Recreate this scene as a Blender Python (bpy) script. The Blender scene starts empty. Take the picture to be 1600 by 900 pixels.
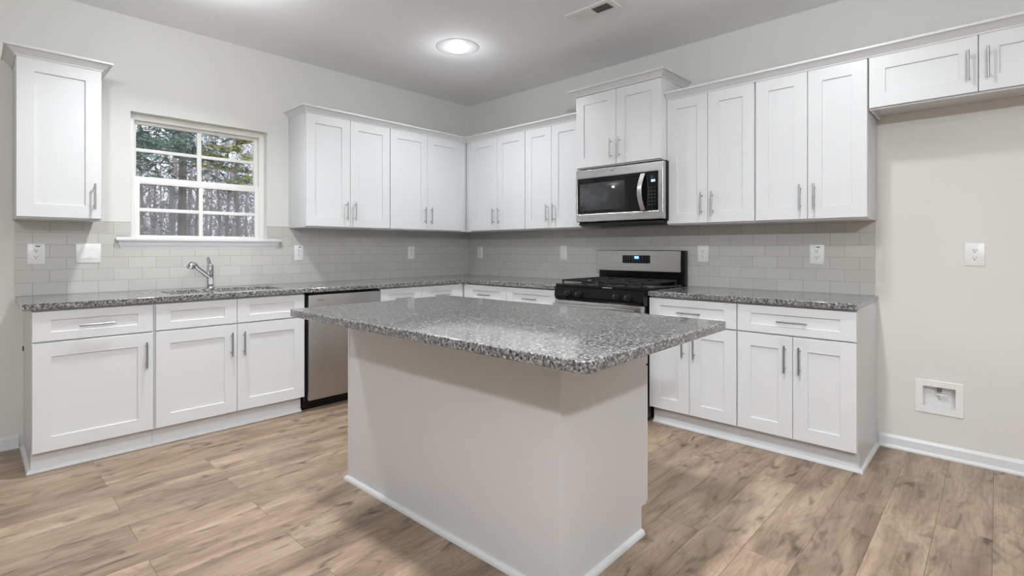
import bpy, bmesh, math, random
from mathutils import Vector, Matrix

# ------------------------------------------------------------------ camera, world, lights, exposure
S = 0.0254                      # the room is laid out in inches, the scene is in metres
C = bpy.context.scene.collection
sc = bpy.context.scene
PI = math.pi

cam = bpy.data.cameras.new('camera')
cam_o = bpy.data.objects.new('camera', cam); C.objects.link(cam_o)
cam.sensor_fit = 'HORIZONTAL'; cam.sensor_width = 36.0
cam.lens = 801.1 / 1600 * 36.0
cam.shift_y = -(450 - 388.4) / 1600
cam.clip_start = 0.05; cam.clip_end = 300
cam_o.location = (-151.83 * S, -170.31 * S, 47.54 * S)
cam_o.rotation_euler = (PI / 2, 0, -math.radians(46.55))
sc.camera = cam_o

sc.view_settings.view_transform = 'Standard'
sc.view_settings.look = 'None'
sc.view_settings.gamma = 1.0
sc.view_settings.use_curve_mapping = False
sc.view_settings.exposure = -0.12
try:
    sc.cycles.use_denoising = True
    sc.cycles.max_bounces = 10; sc.cycles.diffuse_bounces = 5; sc.cycles.glossy_bounces = 4
    sc.cycles.transparent_max_bounces = 24
    sc.cycles.caustics_reflective = False; sc.cycles.caustics_refractive = False
except Exception:
    pass

world = bpy.data.worlds.new('sky'); sc.world = world; world.use_nodes = True
wn, wl = world.node_tree.nodes, world.node_tree.links
wn.clear()
_out = wn.new('ShaderNodeOutputWorld'); _bg = wn.new('ShaderNodeBackground')
_tc = wn.new('ShaderNodeTexCoord'); _nz = wn.new('ShaderNodeTexNoise'); _rp = wn.new('ShaderNodeValToRGB')
_nz.inputs['Scale'].default_value = 7.0; _nz.inputs['Detail'].default_value = 5.0
_rp.color_ramp.elements[0].position = 0.42; _rp.color_ramp.elements[0].color = (0.50, 0.62, 0.90, 1)
_rp.color_ramp.elements[1].position = 0.58; _rp.color_ramp.elements[1].color = (0.93, 0.95, 1.0, 1)
_bg.inputs['Strength'].default_value = 1.5
sun = bpy.data.lights.new('sun', 'SUN'); sun.energy = 2.2; sun.angle = math.radians(8); sun.color = (1.0, 0.97, 0.92)
sun_o = bpy.data.objects.new('sun', sun); C.objects.link(sun_o)
sun_o.rotation_euler = Vector((0.45, 0.75, -0.75)).to_track_quat('-Z', 'Y').to_euler()   # added to brighten the woods, comes over the roof
wl.new(_tc.outputs['Generated'], _nz.inputs['Vector']); wl.new(_nz.outputs['Fac'], _rp.inputs['Fac'])
wl.new(_rp.outputs['Color'], _bg.inputs['Color']); wl.new(_bg.outputs['Background'], _out.inputs['Surface'])

CEIL = 110.4
def area_light(name, loc, size, power, direction, color=(1, 1, 1), shape='RECTANGLE', size_y=None, spread=PI):
    L = bpy.data.lights.new(name, 'AREA'); L.energy = power; L.color = color; L.shape = shape
    L.size = size * S
    if size_y: L.size_y = size_y * S
    L.spread = spread
    o = bpy.data.objects.new(name, L); C.objects.link(o)
    o.location = [v * S for v in loc]
    o.rotation_euler = Vector(direction).to_track_quat('-Z', 'Y').to_euler()
    return o

ROOM_X, ROOM_Y = -440.0, -440.0
# fill lights added behind the camera, standing in for daylight; no windows are built there
area_light('fill_rear', (-190, ROOM_Y + 3, 58), 230, 50, (0, 1, 0.2), (0.85, 0.94, 1.0), size_y=84)
area_light('fill_far', (ROOM_X + 3, -250, 58), 230, 42, (1, 0, 0.2), (0.85, 0.94, 1.0), size_y=84)
# the ceiling lamps that are outside the picture
WARM = (0.95, 0.98, 1.0)
def point_light(name, loc, power, radius=2.6, color=(0.91, 0.965, 1.0)):
    L = bpy.data.lights.new(name, 'POINT'); L.energy = power; L.color = color; L.shadow_soft_size = radius * S
    o = bpy.data.objects.new(name, L); C.objects.link(o); o.location = [v * S for v in loc]; return o
for (lx, ly, p, sp_, q_) in ((-115, -43, 21, 132, 9), (-47, -142, 11, 150, 4), (-116, -142, 40, 145, 13)):
    area_light('ceiling_lamp_and_fill', (lx, ly, CEIL - 1.5), 5.6, p, (0, 0, -1), WARM, 'DISK', spread=math.radians(sp_))
    point_light('ceiling_lamp_and_fill', (lx, ly, CEIL - 9.0), q_ * 1.15)  # added point light below each lamp, lifts the ceiling and upper walls
point_light('hanging_lamp', (-186, -215, CEIL - 14), 245)

# ------------------------------------------------------------------ materials
def new_mat(name):
    m = bpy.data.materials.new(name); m.use_nodes = True
    n, l = m.node_tree.nodes, m.node_tree.links
    n.clear()
    out = n.new('ShaderNodeOutputMaterial'); b = n.new('ShaderNodeBsdfPrincipled')
    l.new(b.outputs['BSDF'], out.inputs['Surface'])
    return m, n, l, b
def coords(n, l, scale=(1, 1, 1), rot=(0, 0, 0)):
    tc = n.new('ShaderNodeTexCoord'); mp = n.new('ShaderNodeMapping')
    mp.inputs['Scale'].default_value = scale; mp.inputs['Rotation'].default_value = rot
    l.new(tc.outputs['Object'], mp.inputs['Vector'])
    return mp.outputs['Vector']
def noise(n, l, vec, scale, detail=3, rough=0.5, dist=0.0):
    t = n.new('ShaderNodeTexNoise'); t.inputs['Scale'].default_value = scale
    t.inputs['Detail'].default_value = detail; t.inputs['Roughness'].default_value = rough
    t.inputs['Distortion'].default_value = dist
    l.new(vec, t.inputs['Vector']); return t
def ramp(n, l, fac, stops, interp='LINEAR'):
    r = n.new('ShaderNodeValToRGB'); r.color_ramp.interpolation = interp
    els = r.color_ramp.elements
    while len(els) < len(stops): els.new(0.5)
    for e, (p, c) in zip(els, stops):
        e.position = p; e.color = (c, c, c, 1) if isinstance(c, (int, float)) else (*c, 1)
    l.new(fac, r.inputs['Fac']); return r.outputs['Color']
def mixc(n, l, fac, a, b, mode='MIX'):
    m = n.new('ShaderNodeMix'); m.data_type = 'RGBA'; m.blend_type = mode
    for sock, v in ((m.inputs[0], fac), (m.inputs[6], a), (m.inputs[7], b)):
        if isinstance(v, (int, float)): sock.default_value = v
        elif isinstance(v, tuple): sock.default_value = (*v, 1)
        else: l.new(v, sock)
    return m.outputs[2]
def math_n(n, l, op, a, b=None):
    m = n.new('ShaderNodeMath'); m.operation = op
    for sock, v in ((m.inputs[0], a), (m.inputs[1], b)):
        if v is None: continue
        if isinstance(v, (int, float)): sock.default_value = v
        else: l.new(v, sock)
    return m.outputs[0]
def bump(n, l, b, height, strength=0.1, dist=0.002):
    bp = n.new('ShaderNodeBump'); bp.inputs['Strength'].default_value = strength
    bp.inputs['Distance'].default_value = dist
    l.new(height, bp.inputs['Height']); l.new(bp.outputs['Normal'], b.inputs['Normal'])

def paint(name, col, rough=0.5, bumpy=0.0, scale=180, var=0.012):
    m, n, l, b = new_mat(name)
    v = coords(n, l)
    t = noise(n, l, v, 2.2, 3)
    c1 = tuple(max(0, c - var) for c in col); c2 = tuple(c + var for c in col)
    l.new(mixc(n, l, t.outputs['Fac'], c1, c2), b.inputs['Base Color'])
    b.inputs['Roughness'].default_value = rough
    if bumpy:
        bump(n, l, b, noise(n, l, v, scale, 4).outputs['Fac'], bumpy, 0.001)
    return m
def metal(name, col, rough=0.3, brush=None, metallic=1.0):
    m, n, l, b = new_mat(name)
    b.inputs['Metallic'].default_value = metallic
    b.inputs['Base Color'].default_value = (*col, 1); b.inputs['Roughness'].default_value = rough
    if brush:
        v = coords(n, l, brush)
        t = noise(n, l, v, 6, 4, 0.6)
        l.new(ramp(n, l, t.outputs['Fac'], [(0.3, rough - 0.02), (0.7, rough + 0.03)]), b.inputs['Roughness'])
        cr = mixc(n, l, t.outputs['Fac'], tuple(c * 0.98 for c in col), tuple(min(1, c * 1.02) for c in col))
        l.new(cr, b.inputs['Base Color'])
    return m
def plain(name, col, rough=0.4, spec=0.5):
    m, n, l, b = new_mat(name)
    v = coords(n, l); t = noise(n, l, v, 40, 2)
    l.new(mixc(n, l, t.outputs['Fac'], tuple(c * 0.93 for c in col), tuple(c * 1.07 for c in col)), b.inputs['Base Color'])
    b.inputs['Roughness'].default_value = rough; b.inputs['Specular IOR Level'].default_value = spec
    return m
def emit(name, col, strength):
    m, n, l, b = new_mat(name)
    b.inputs['Base Color'].default_value = (*col, 1)
    b.inputs['Emission Color'].default_value = (*col, 1); b.inputs['Emission Strength'].default_value = strength
    return m

M = {}
M['cabinet'] = paint('cabinet_white', (0.70, 0.707, 0.72), 0.33, 0.03, 90, 0.006)
M['trim'] = paint('trim_white', (0.73, 0.738, 0.75), 0.35, 0.0, var=0.006)
M['wall'] = paint('wall_greige', (0.715, 0.706, 0.676), 0.62, 0.10, 260)
M['ceiling'] = paint('ceiling_white', (0.88, 0.885, 0.90), 0.8, 0.10, 200)
M['plate'] = plain('white_plastic', (0.82, 0.82, 0.81), 0.3)
M['slot'] = plain('dark_slot', (0.05, 0.05, 0.05), 0.5)
M['vinyl'] = paint('window_vinyl', (0.84, 0.83, 0.80), 0.35, 0.0, var=0.005)
M['handle'] = metal('brushed_nickel', (0.40, 0.395, 0.39), 0.33, (1, 1, 30))
M['steel'] = metal('stainless_steel', (0.52, 0.52, 0.515), 0.27, (1.2, 1.2, 420))
M['steel_dark'] = metal('stainless_dishwasher', (0.47, 0.455, 0.44), 0.34, (60, 60, 0.8))
M['chrome'] = metal('chrome', (0.62, 0.63, 0.65), 0.10)
M['black'] = plain('black_enamel', (0.006, 0.006, 0.0065), 0.16, 0.25)
M['blackmatte'] = plain('black_cast_iron', (0.018, 0.018, 0.019), 0.5, 0.3)
M['blackglass'] = plain('black_glass', (0.006, 0.0065, 0.008), 0.04, 0.3)
M['mwwindow'] = plain('microwave_window', (0.028, 0.030, 0.033), 0.06, 0.9)
M['screen_blue'] = emit('display_blue', (0.35, 0.75, 1.0), 3.0)
M['screen_glow'] = emit('display_backlight', (0.005, 0.03, 0.22), 0.6)
M['lens'] = emit('lamp_lens', (1.0, 0.99, 0.97), 20.0)
M['brass'] = metal('brass_valve', (0.36, 0.30, 0.22), 0.3)
M['ventdark'] = plain('vent_dark', (0.05, 0.05, 0.052), 0.7)
M['underside'] = plain('cabinet_raw_underside', (0.34, 0.30, 0.27), 0.7)

def granite():
    m, n, l, b = new_mat('granite')
    v = coords(n, l)
    big = noise(n, l, v, 60, 3, 0.6)
    med = noise(n, l, v, 120, 4, 0.62, 0.4)
    vo = n.new('ShaderNodeTexVoronoi'); vo.inputs['Scale'].default_value = 145; l.new(v, vo.inputs['Vector'])
    bw = n.new('ShaderNodeSeparateColor'); l.new(vo.outputs['Color'], bw.inputs['Color'])
    base = ramp(n, l, med.outputs['Fac'], [(0.37, (0.022, 0.022, 0.023)), (0.46, (0.10, 0.097, 0.093)), (0.54, (0.23, 0.224, 0.216)), (0.68, (0.47, 0.46, 0.446))])
    cell = ramp(n, l, bw.outputs[0], [(0.0, 0.010), (0.24, 0.025), (0.30, 0.13), (0.70, 0.24), (0.80, 0.46), (1.0, 0.60)])
    c = mixc(n, l, 0.5, base, cell)
    dk = ramp(n, l, big.outputs['Fac'], [(0.40, 0.62), (0.56, 1.0)])
    c = mixc(n, l, 1.0, c, dk, 'MULTIPLY')
    l.new(c, b.inputs['Base Color'])
    b.inputs['IOR'].default_value = 1.72
    # the minerals take a different polish
    l.new(ramp(n, l, bw.outputs[1], [(0.0, 0.05), (0.5, 0.09), (0.62, 0.2), (1.0, 0.3)]), b.inputs['Roughness'])
    b.inputs['Coat Weight'].default_value = 0.36; b.inputs['Coat Roughness'].default_value = 0.045; b.inputs['Coat IOR'].default_value = 1.6
    return m
M['granite'] = granite()

def tile(name, axis, off):
    # 3 x 6 in. subway tile in half bond, laid in the plane of the wall
    m, n, l, b = new_mat(name)
    tc = n.new('ShaderNodeTexCoord'); sp = n.new('ShaderNodeSeparateXYZ'); cb = n.new('ShaderNodeCombineXYZ')
    l.new(tc.outputs['Object'], sp.inputs[0])
    l.new(math_n(n, l, 'ADD', sp.outputs[axis], off * S), cb.inputs[0])
    l.new(math_n(n, l, 'ADD', sp.outputs[2], -(39.2 - 3.08 * 13) * S), cb.inputs[1])
    br = n.new('ShaderNodeTexBrick'); l.new(cb.outputs[0], br.inputs['Vector'])
    br.inputs['Scale'].default_value = 1.0
    br.inputs['Brick Width'].default_value = 6.3 * S; br.inputs['Row Height'].default_value = 3.08 * S
    br.inputs['Mortar Size'].default_value = 0.055 * S; br.inputs['Mortar Smooth'].default_value = 0.15
    br.inputs['Bias'].default_value = 0.0
    br.inputs['Color1'].default_value = (0.545, 0.532, 0.498, 1); br.inputs['Color2'].default_value = (0.58, 0.567, 0.532, 1)
    br.inputs['Mortar'].default_value = (0.34, 0.33, 0.31, 1)
    br.offset = 0.5; br.squash = 1.0
    l.new(br.outputs['Color'], b.inputs['Base Color'])
    b.inputs['Roughness'].default_value = 0.13
    l.new(ramp(n, l, br.outputs['Fac'], [(0, 0.13), (1, 0.7)]), b.inputs['Roughness'])
    inv = math_n(n, l, 'SUBTRACT', 1.0, br.outputs['Fac'])
    w = noise(n, l, cb.outputs[0], 14, 2)
    bump(n, l, b, math_n(n, l, 'ADD', inv, math_n(n, l, 'MULTIPLY', w.outputs['Fac'], 0.25)), 0.35, 0.0012)
    return m
M['tile_left'] = tile('subway_tile_left', 0, 138.4 + 6.3 * 20)
M['tile_right'] = tile('subway_tile_right', 1, 142.3 + 6.3 * 20)

def wood_floor():
    m, n, l, b = new_mat('wood_plank_floor')
    tc = n.new('ShaderNodeTexCoord')
    mp = n.new('ShaderNodeMapping'); l.new(tc.outputs['Object'], mp.inputs['Vector'])
    mp.inputs['Location'].default_value = (20.0, 20.0 + 1.5 * S, 0)
    br = n.new('ShaderNodeTexBrick'); l.new(mp.outputs[0], br.inputs['Vector'])
    br.inputs['Scale'].default_value = 1.0
    br.inputs['Brick Width'].default_value = 48 * S; br.inputs['Row Height'].default_value = 7.2 * S
    br.inputs['Mortar Size'].default_value = 0.035 * S; br.inputs['Mortar Smooth'].default_value = 0.2
    br.inputs['Color1'].default_value = (0, 0, 0, 1); br.inputs['Color2'].default_value = (1, 1, 1, 1)
    br.inputs['Mortar'].default_value = (0.5, 0.5, 0.5, 1)
    br.offset = 0.37; br.offset_frequency = 2
    sc_ = n.new('ShaderNodeSeparateColor'); l.new(br.outputs['Color'], sc_.inputs['Color'])
    rnd = sc_.outputs[0]
    # every plank gets its own piece of the grain
    cb = n.new('ShaderNodeCombineXYZ')
    l.new(math_n(n, l, 'MULTIPLY', rnd, 37.0), cb.inputs[0]); l.new(math_n(n, l, 'MULTIPLY', rnd, 19.0), cb.inputs[1])
    l.new(math_n(n, l, 'MULTIPLY', rnd, 53.0), cb.inputs[2])
    ad = n.new('ShaderNodeVectorMath'); ad.operation = 'ADD'
    l.new(mp.outputs[0], ad.inputs[0]); l.new(cb.outputs[0], ad.inputs[1])
    def stretched(sx, sy):
        k = n.new('ShaderNodeMapping'); k.inputs['Scale'].default_value = (sx, sy, 1); l.new(ad.outputs[0], k.inputs['Vector']); return k.outputs[0]
    broad = noise(n, l, stretched(1.6, 7.5), 1.0, 4, 0.55, 0.6)
    fine = noise(n, l, stretched(6, 95), 1.0, 5, 0.65, 0.3)
    # cathedral grain: contour bands of a stretched noise
    cath = noise(n, l, stretched(1.3, 6.0), 1.0, 2, 0.45, 0.8)
    bands = math_n(n, l, 'FRACT', math_n(n, l, 'MULTIPLY', cath.outputs['Fac'], 16.0))
    bands = math_n(n, l, 'ABSOLUTE', math_n(n, l, 'SUBTRACT', bands, 0.5))
    kn = noise(n, l, stretched(5.5, 15), 1.0, 2, 0.5, 0.9)
    col = ramp(n, l, broad.outputs['Fac'], [(0.28, (0.180, 0.122, 0.083)), (0.44, (0.290, 0.206, 0.144)), (0.56, (0.370, 0.270, 0.192)), (0.72, (0.46, 0.35, 0.258))])
    shade = ramp(n, l, rnd, [(0, 0.92), (0.5, 0.99), (1.0, 1.06)])
    col = mixc(n, l, 1.0, col, shade, 'MULTIPLY')
    fg = ramp(n, l, fine.outputs['Fac'], [(0.30, 0.74), (0.52, 1.0), (0.75, 1.10)])
    col = mixc(n, l, 0.8, col, fg, 'MULTIPLY')
    bg = ramp(n, l, bands, [(0.0, 0.80), (0.16, 1.0), (0.5, 1.04)])
    col = mixc(n, l, 0.75, col, bg, 'MULTIPLY')
    kg = ramp(n, l, kn.outputs['Fac'], [(0.26, 0.25), (0.35, 0.68), (0.43, 1.0)])
    col = mixc(n, l, 0.85, col, kg, 'MULTIPLY')
    col = mixc(n, l, br.outputs['Fac'], col, (0.06, 0.042, 0.03))
    l.new(col, b.inputs['Base Color'])
    l.new(ramp(n, l, fine.outputs['Fac'], [(0.2, 0.42), (0.8, 0.30)]), b.inputs['Roughness'])
    b.inputs['Specular IOR Level'].default_value = 0.4
    inv = math_n(n, l, 'SUBTRACT', 1.0, br.outputs['Fac'])
    bump(n, l, b, math_n(n, l, 'ADD', inv, math_n(n, l, 'MULTIPLY', fine.outputs['Fac'], 0.25)), 0.25, 0.0008)
    return m
M['floor'] = wood_floor()

def glass():
    m, n, l, b = new_mat('window_glass')
    out = [x for x in n if x.type == 'OUTPUT_MATERIAL'][0]
    tr = n.new('ShaderNodeBsdfTransparent'); tr.inputs['Color'].default_value = (0.96, 0.975, 0.98, 1)
    gl = n.new('ShaderNodeBsdfGlossy'); gl.inputs['Roughness'].default_value = 0.02
    lw = n.new('ShaderNodeFresnel'); lw.inputs['IOR'].default_value = 1.25
    mx = n.new('ShaderNodeMixShader')
    l.new(lw.outputs[0], mx.inputs[0]); l.new(tr.outputs[0], mx.inputs[1]); l.new(gl.outputs[0], mx.inputs[2])
    l.new(mx.outputs[0], out.inputs['Surface']); n.remove(b)
    return m
M['glass'] = glass()
def screen_mesh():
    m, n, l, b = new_mat('insect_screen')
    out = [x for x in n if x.type == 'OUTPUT_MATERIAL'][0]
    tr = n.new('ShaderNodeBsdfTransparent'); df = n.new('ShaderNodeBsdfDiffuse'); df.inputs['Color'].default_value = (0.30, 0.31, 0.33, 1)
    mx = n.new('ShaderNodeMixShader')
    # woven wires, finer than a pixel from across the room
    v = coords(n, l); sp = n.new('ShaderNodeSeparateXYZ'); l.new(v, sp.inputs[0])
    fx = math_n(n, l, 'FRACT', math_n(n, l, 'MULTIPLY', sp.outputs[0], 620.0))
    fz = math_n(n, l, 'FRACT', math_n(n, l, 'MULTIPLY', sp.outputs[2], 620.0))
    w = math_n(n, l, 'MAXIMUM', math_n(n, l, 'LESS_THAN', fx, 0.10), math_n(n, l, 'LESS_THAN', fz, 0.10))
    l.new(w, mx.inputs[0]); l.new(tr.outputs[0], mx.inputs[1]); l.new(df.outputs[0], mx.inputs[2])
    l.new(mx.outputs[0], out.inputs['Surface']); n.remove(b)
    return m
M['screen'] = screen_mesh()
def bark(name, a, b_):
    m, n, l, b = new_mat(name)
    v = coords(n, l, (8, 8, 1.5)); t = noise(n, l, v, 3, 5)
    l.new(mixc(n, l, t.outputs['Fac'], a, b_), b.inputs['Base Color']); b.inputs['Roughness'].default_value = 0.9
    return m
M['bark'] = bark('pine_bark', (0.16, 0.14, 0.125), (0.32, 0.28, 0.25))
M['bark_grey'] = bark('grey_bark', (0.30, 0.27, 0.25), (0.52, 0.49, 0.47))
M['needles'] = bark('pine_needles', (0.07, 0.13, 0.11), (0.19, 0.26, 0.20))
M['leaf_olive'] = bark('olive_leaves', (0.26, 0.30, 0.12), (0.48, 0.47, 0.22))
M['twigs'] = bark('twigs', (0.36, 0.32, 0.29), (0.58, 0.54, 0.51))
M['leaf_litter'] = bark('leaf_litter', (0.28, 0.23, 0.17), (0.46, 0.39, 0.30))

# ------------------------------------------------------------------ mesh helpers (inches)
class MB:
    def __init__(self): self.v = []; self.f = []
    def add(self, verts, faces):
        k = len(self.v); self.v += [tuple(p) for p in verts]; self.f += [tuple(i + k for i in f) for f in faces]; return self
    def box(self, x0, x1, y0, y1, z0, z1, bev=0.0):
        x0, x1 = min(x0, x1), max(x0, x1); y0, y1 = min(y0, y1), max(y0, y1); z0, z1 = min(z0, z1), max(z0, z1)
        if bev <= 0:
            return self.add([(x0, y0, z0), (x1, y0, z0), (x1, y1, z0), (x0, y1, z0), (x0, y0, z1), (x1, y0, z1), (x1, y1, z1), (x0, y1, z1)],
                            [(0, 3, 2, 1), (4, 5, 6, 7), (0, 1, 5, 4), (1, 2, 6, 5), (2, 3, 7, 6), (3, 0, 4, 7)])
        bm = bmesh.new(); bmesh.ops.create_cube(bm, size=1.0)
        for v in bm.verts:
            v.co = ((x0 + x1) / 2 + v.co.x * (x1 - x0), (y0 + y1) / 2 + v.co.y * (y1 - y0), (z0 + z1) / 2 + v.co.z * (z1 - z0))
        bmesh.ops.bevel(bm, geom=list(bm.edges), offset=bev, segments=2, profile=0.5, affect='EDGES')
        bm.verts.index_update()
        self.add([tuple(v.co) for v in bm.verts], [tuple(v.index for v in f.verts) for f in bm.faces]); bm.free(); return self
    def tube(self, p0, p1, r0, r1=None, n=16, caps=True):
        r1 = r0 if r1 is None else r1
        p0, p1 = Vector(p0), Vector(p1); d = (p1 - p0).normalized()
        a = d.orthogonal().normalized(); b = d.cross(a)
        vs = []
        for p, r in ((p0, r0), (p1, r1)):
            for i in range(n):
                t = 2 * PI * i / n; vs.append(p + a * (r * math.cos(t)) + b * (r * math.sin(t)))
        fs = [(i, (i + 1) % n, n + (i + 1) % n, n + i) for i in range(n)]
        if caps: fs += [tuple(range(n - 1, -1, -1)), tuple(range(n, 2 * n))]
        return self.add(vs, fs)
    def path(self, pts, radii, n=14):
        pts = [Vector(p) for p in pts]; vs = []; fs = []
        if isinstance(radii, (int, float)): radii = [radii] * len(pts)
        ref = None
        for i, p in enumerate(pts):
            d = (pts[min(i + 1, len(pts) - 1)] - pts[max(i - 1, 0)]).normalized()
            if ref is None: ref = d.orthogonal().normalized()
            a = (ref - d * ref.dot(d)).normalized(); ref = a; b = d.cross(a)
            for k in range(n):
                t = 2 * PI * k / n; vs.append(p + a * (radii[i] * math.cos(t)) + b * (radii[i] * math.sin(t)))
        for i in range(len(pts) - 1):
            for k in range(n): fs.append((i * n + k, i * n + (k + 1) % n, (i + 1) * n + (k + 1) % n, (i + 1) * n + k))
        fs += [tuple(range(n - 1, -1, -1)), tuple(range((len(pts) - 1) * n, len(pts) * n))]
        return self.add(vs, fs)
    def lathe(self, c, prof, n=32):      # profile of (r, z) about a vertical axis through c
        vs = []; fs = []
        for (r, z) in prof:
            for i in range(n):
                t = 2 * PI * i / n; vs.append((c[0] + r * math.cos(t), c[1] + r * math.sin(t), c[2] + z))
        for j in range(len(prof) - 1):
            for i in range(n): fs.append((j * n + i, j * n + (i + 1) % n, (j + 1) * n + (i + 1) % n, (j + 1) * n + i))
        fs.append(tuple(range(n - 1, -1, -1))); fs.append(tuple(range((len(prof) - 1) * n, len(prof) * n)))
        return self.add(vs, fs)
    def prism_x(self, poly, x0, x1):     # polygon in (y, z) swept along x
        n = len(poly)
        vs = [(x0, y, z) for y, z in poly] + [(x1, y, z) for y, z in poly]
        return self.add(vs, [tuple(range(n)), tuple(range(2 * n - 1, n - 1, -1))] + [(i, n + i, n + (i + 1) % n, (i + 1) % n) for i in range(n)])
    def prism_z(self, poly, z0, z1):     # polygon in (x, y) raised along z
        n = len(poly)
        vs = [(x, y, z0) for x, y in poly] + [(x, y, z1) for x, y in poly]
        return self.add(vs, [tuple(range(n - 1, -1, -1)), tuple(range(n, 2 * n))] + [(i, (i + 1) % n, n + (i + 1) % n, n + i) for i in range(n)])
    def sweep(self, pts, prof, cap=True):  # profile (outward, z) mitred along a floor-plan polyline, outward = right of travel
        P = [Vector((p[0], p[1])) for p in pts]; k = len(prof); vs = []; fs = []
        for i, p in enumerate(P):
            ns = []
            if i > 0: d = (P[i] - P[i - 1]).normalized(); ns.append(Vector((d.y, -d.x)))
            if i < len(P) - 1: d = (P[i + 1] - P[i]).normalized(); ns.append(Vector((d.y, -d.x)))
            m = ns[0] if len(ns) == 1 else (ns[0] + ns[1]) / (1 + ns[0].dot(ns[1]))
            for (o, z) in prof: vs.append((p.x + m.x * o, p.y + m.y * o, z))
        for i in range(len(P) - 1):
            for j in range(k): fs.append((i * k + j, i * k + (j + 1) % k, (i + 1) * k + (j + 1) % k, (i + 1) * k + j))
        if cap: fs += [tuple(range(k - 1, -1, -1)), tuple(range((len(P) - 1) * k, len(P) * k))]
        return self.add(vs, fs)
    def shaker(self, x0, x1, z0, z1, yf, t=0.75, sw=2.95, rw=2.95, rec=0.34):   # five-piece front, face at y = yf, facing -y
        e = 0.05
        def ring(dx, dz, y): return [(x0 + dx, y, z0 + dz), (x1 - dx, y, z0 + dz), (x1 - dx, y, z1 - dz), (x0 + dx, y, z1 - dz)]
        R = [ring(0, 0, yf + t), ring(0, 0, yf + e), ring(e, e, yf), ring(sw, rw, yf), ring(sw + .03, rw + .03, yf + .03), ring(sw + .06, rw + .06, yf + rec)]
        vs = [p for r in R for p in r]; fs = [(3, 2, 1, 0)]
        for k in range(len(R) - 1):
            for i in range(4): fs.append((k * 4 + i, k * 4 + (i + 1) % 4, k * 4 + 4 + (i + 1) % 4, k * 4 + 4 + i))
        q = (len(R) - 1) * 4; fs.append((q, q + 1, q + 2, q + 3))
        return self.add(vs, fs)
    def build(self, name, mat, parent=None, loc=(0, 0, 0), rz=0.0, bevel=0.0, segs=2, recalc=True):
        me = bpy.data.meshes.new(name)
        me.from_pydata([(x * S, y * S, z * S) for x, y, z in self.v], [], self.f)
        bm = bmesh.new(); bm.from_mesh(me)
        if recalc: bmesh.ops.recalc_face_normals(bm, faces=bm.faces)
        for f in bm.faces: f.smooth = True
        bm.to_mesh(me); bm.free()
        me.set_sharp_from_angle(angle=math.radians(32))
        me.materials.append(M[mat] if isinstance(mat, str) else mat)
        o = bpy.data.objects.new(name, me); C.objects.link(o)
        o.location = [c * S for c in loc]; o.rotation_euler = (0, 0, rz)
        if parent: o.parent = parent
        if bevel:
            md = o.modifiers.new('edge', 'BEVEL'); md.width = bevel * S; md.segments = segs; md.limit_method = 'ANGLE'; md.angle_limit = math.radians(40)
        return o

def thing(name, label, cat, loc=(0, 0, 0), rz=0.0, group=None):
    o = bpy.data.objects.new(name, None); C.objects.link(o)
    o.empty_display_size = 0.1
    o.location = [c * S for c in loc]; o.rotation_euler = (0, 0, rz)
    return tag(o, label, cat, group)
def tag(o, label, cat, group=None, kind=None):
    o['label'] = label; o['category'] = cat
    if group: o['group'] = group
    if kind: o['kind'] = kind
    return o
def struct(o): o['kind'] = 'structure'; return o
RANGE_RZ = -PI / 2              # local x runs along the range wall away from the corner, local -y points into the room

def grid_solid(xs, ys, filled, z0, z1):
    """Plan cells raised to one solid (holes allowed)."""
    mb = MB(); idx = {}
    def V(i, j, k):
        key = (i, j, k)
        if key not in idx:
            idx[key] = len(mb.v); mb.v.append((xs[i], ys[j], (z0, z1)[k]))
        return idx[key]
    nx, ny = len(xs) - 1, len(ys) - 1
    F = lambda i, j: 0 <= i < nx and 0 <= j < ny and filled(i, j)
    for i in range(nx):
        for j in range(ny):
            if not F(i, j): continue
            mb.f.append((V(i, j, 1), V(i + 1, j, 1), V(i + 1, j + 1, 1), V(i, j + 1, 1)))
            mb.f.append((V(i, j + 1, 0), V(i + 1, j + 1, 0), V(i + 1, j, 0), V(i, j, 0)))
            for (di, dj, a, b) in ((0, -1, (i, j), (i + 1, j)), (1, 0, (i + 1, j), (i + 1, j + 1)), (0, 1, (i + 1, j + 1), (i, j + 1)), (-1, 0, (i, j + 1), (i, j))):
                if not F(i + di, j + dj):
                    mb.f.append((V(*a, 0), V(*b, 0), V(*b, 1), V(*a, 1)))
    return mb
def wall_panel(u_cuts, z_cuts, filled, t0, t1, axis):
    """A wall with openings: cells in (u, z), thickness t0..t1 along the other axis."""
    g = grid_solid(u_cuts, z_cuts, filled, t0, t1)
    g.v = [(x, t, z) if axis == 'x' else (t, x, z) for (x, z, t) in g.v]
    return g

# ------------------------------------------------------------------ room shell
WX0, WX1, WZ0, WZ1 = -122.1, -86.4, 50.4, 84.8        # window opening
struct(MB().box(ROOM_X - 6, 6, ROOM_Y - 6, 6, -4, 0).build('floor', 'floor'))
struct(MB().box(ROOM_X - 6, 6, ROOM_Y - 6, 6, CEIL, CEIL + 4).build('ceiling', 'ceiling'))
struct(wall_panel([ROOM_X, WX0, WX1, 6], [0, WZ0, WZ1, CEIL], lambda i, j: not (i == 1 and j == 1), 0, 6, 'x').build('wall_left', 'wall'))
BX0, BX1, BZ0, BZ1 = -163.5, -157.7, 11.2, 15.9       # recess of the ice maker box (y range on the range wall)
struct(wall_panel([ROOM_Y, BX0, BX1, 0], [0, BZ0, BZ1, CEIL], lambda i, j: not (i == 1 and j == 1), 0, 6, 'y').build('wall_right', 'wall'))
struct(MB().box(ROOM_X - 6, 6, ROOM_Y - 6, ROOM_Y, 0, CEIL).build('wall_back', 'wall'))
struct(MB().box(ROOM_X - 6, ROOM_X, ROOM_Y, 6, 0, CEIL).build('wall_far', 'wall'))

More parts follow.
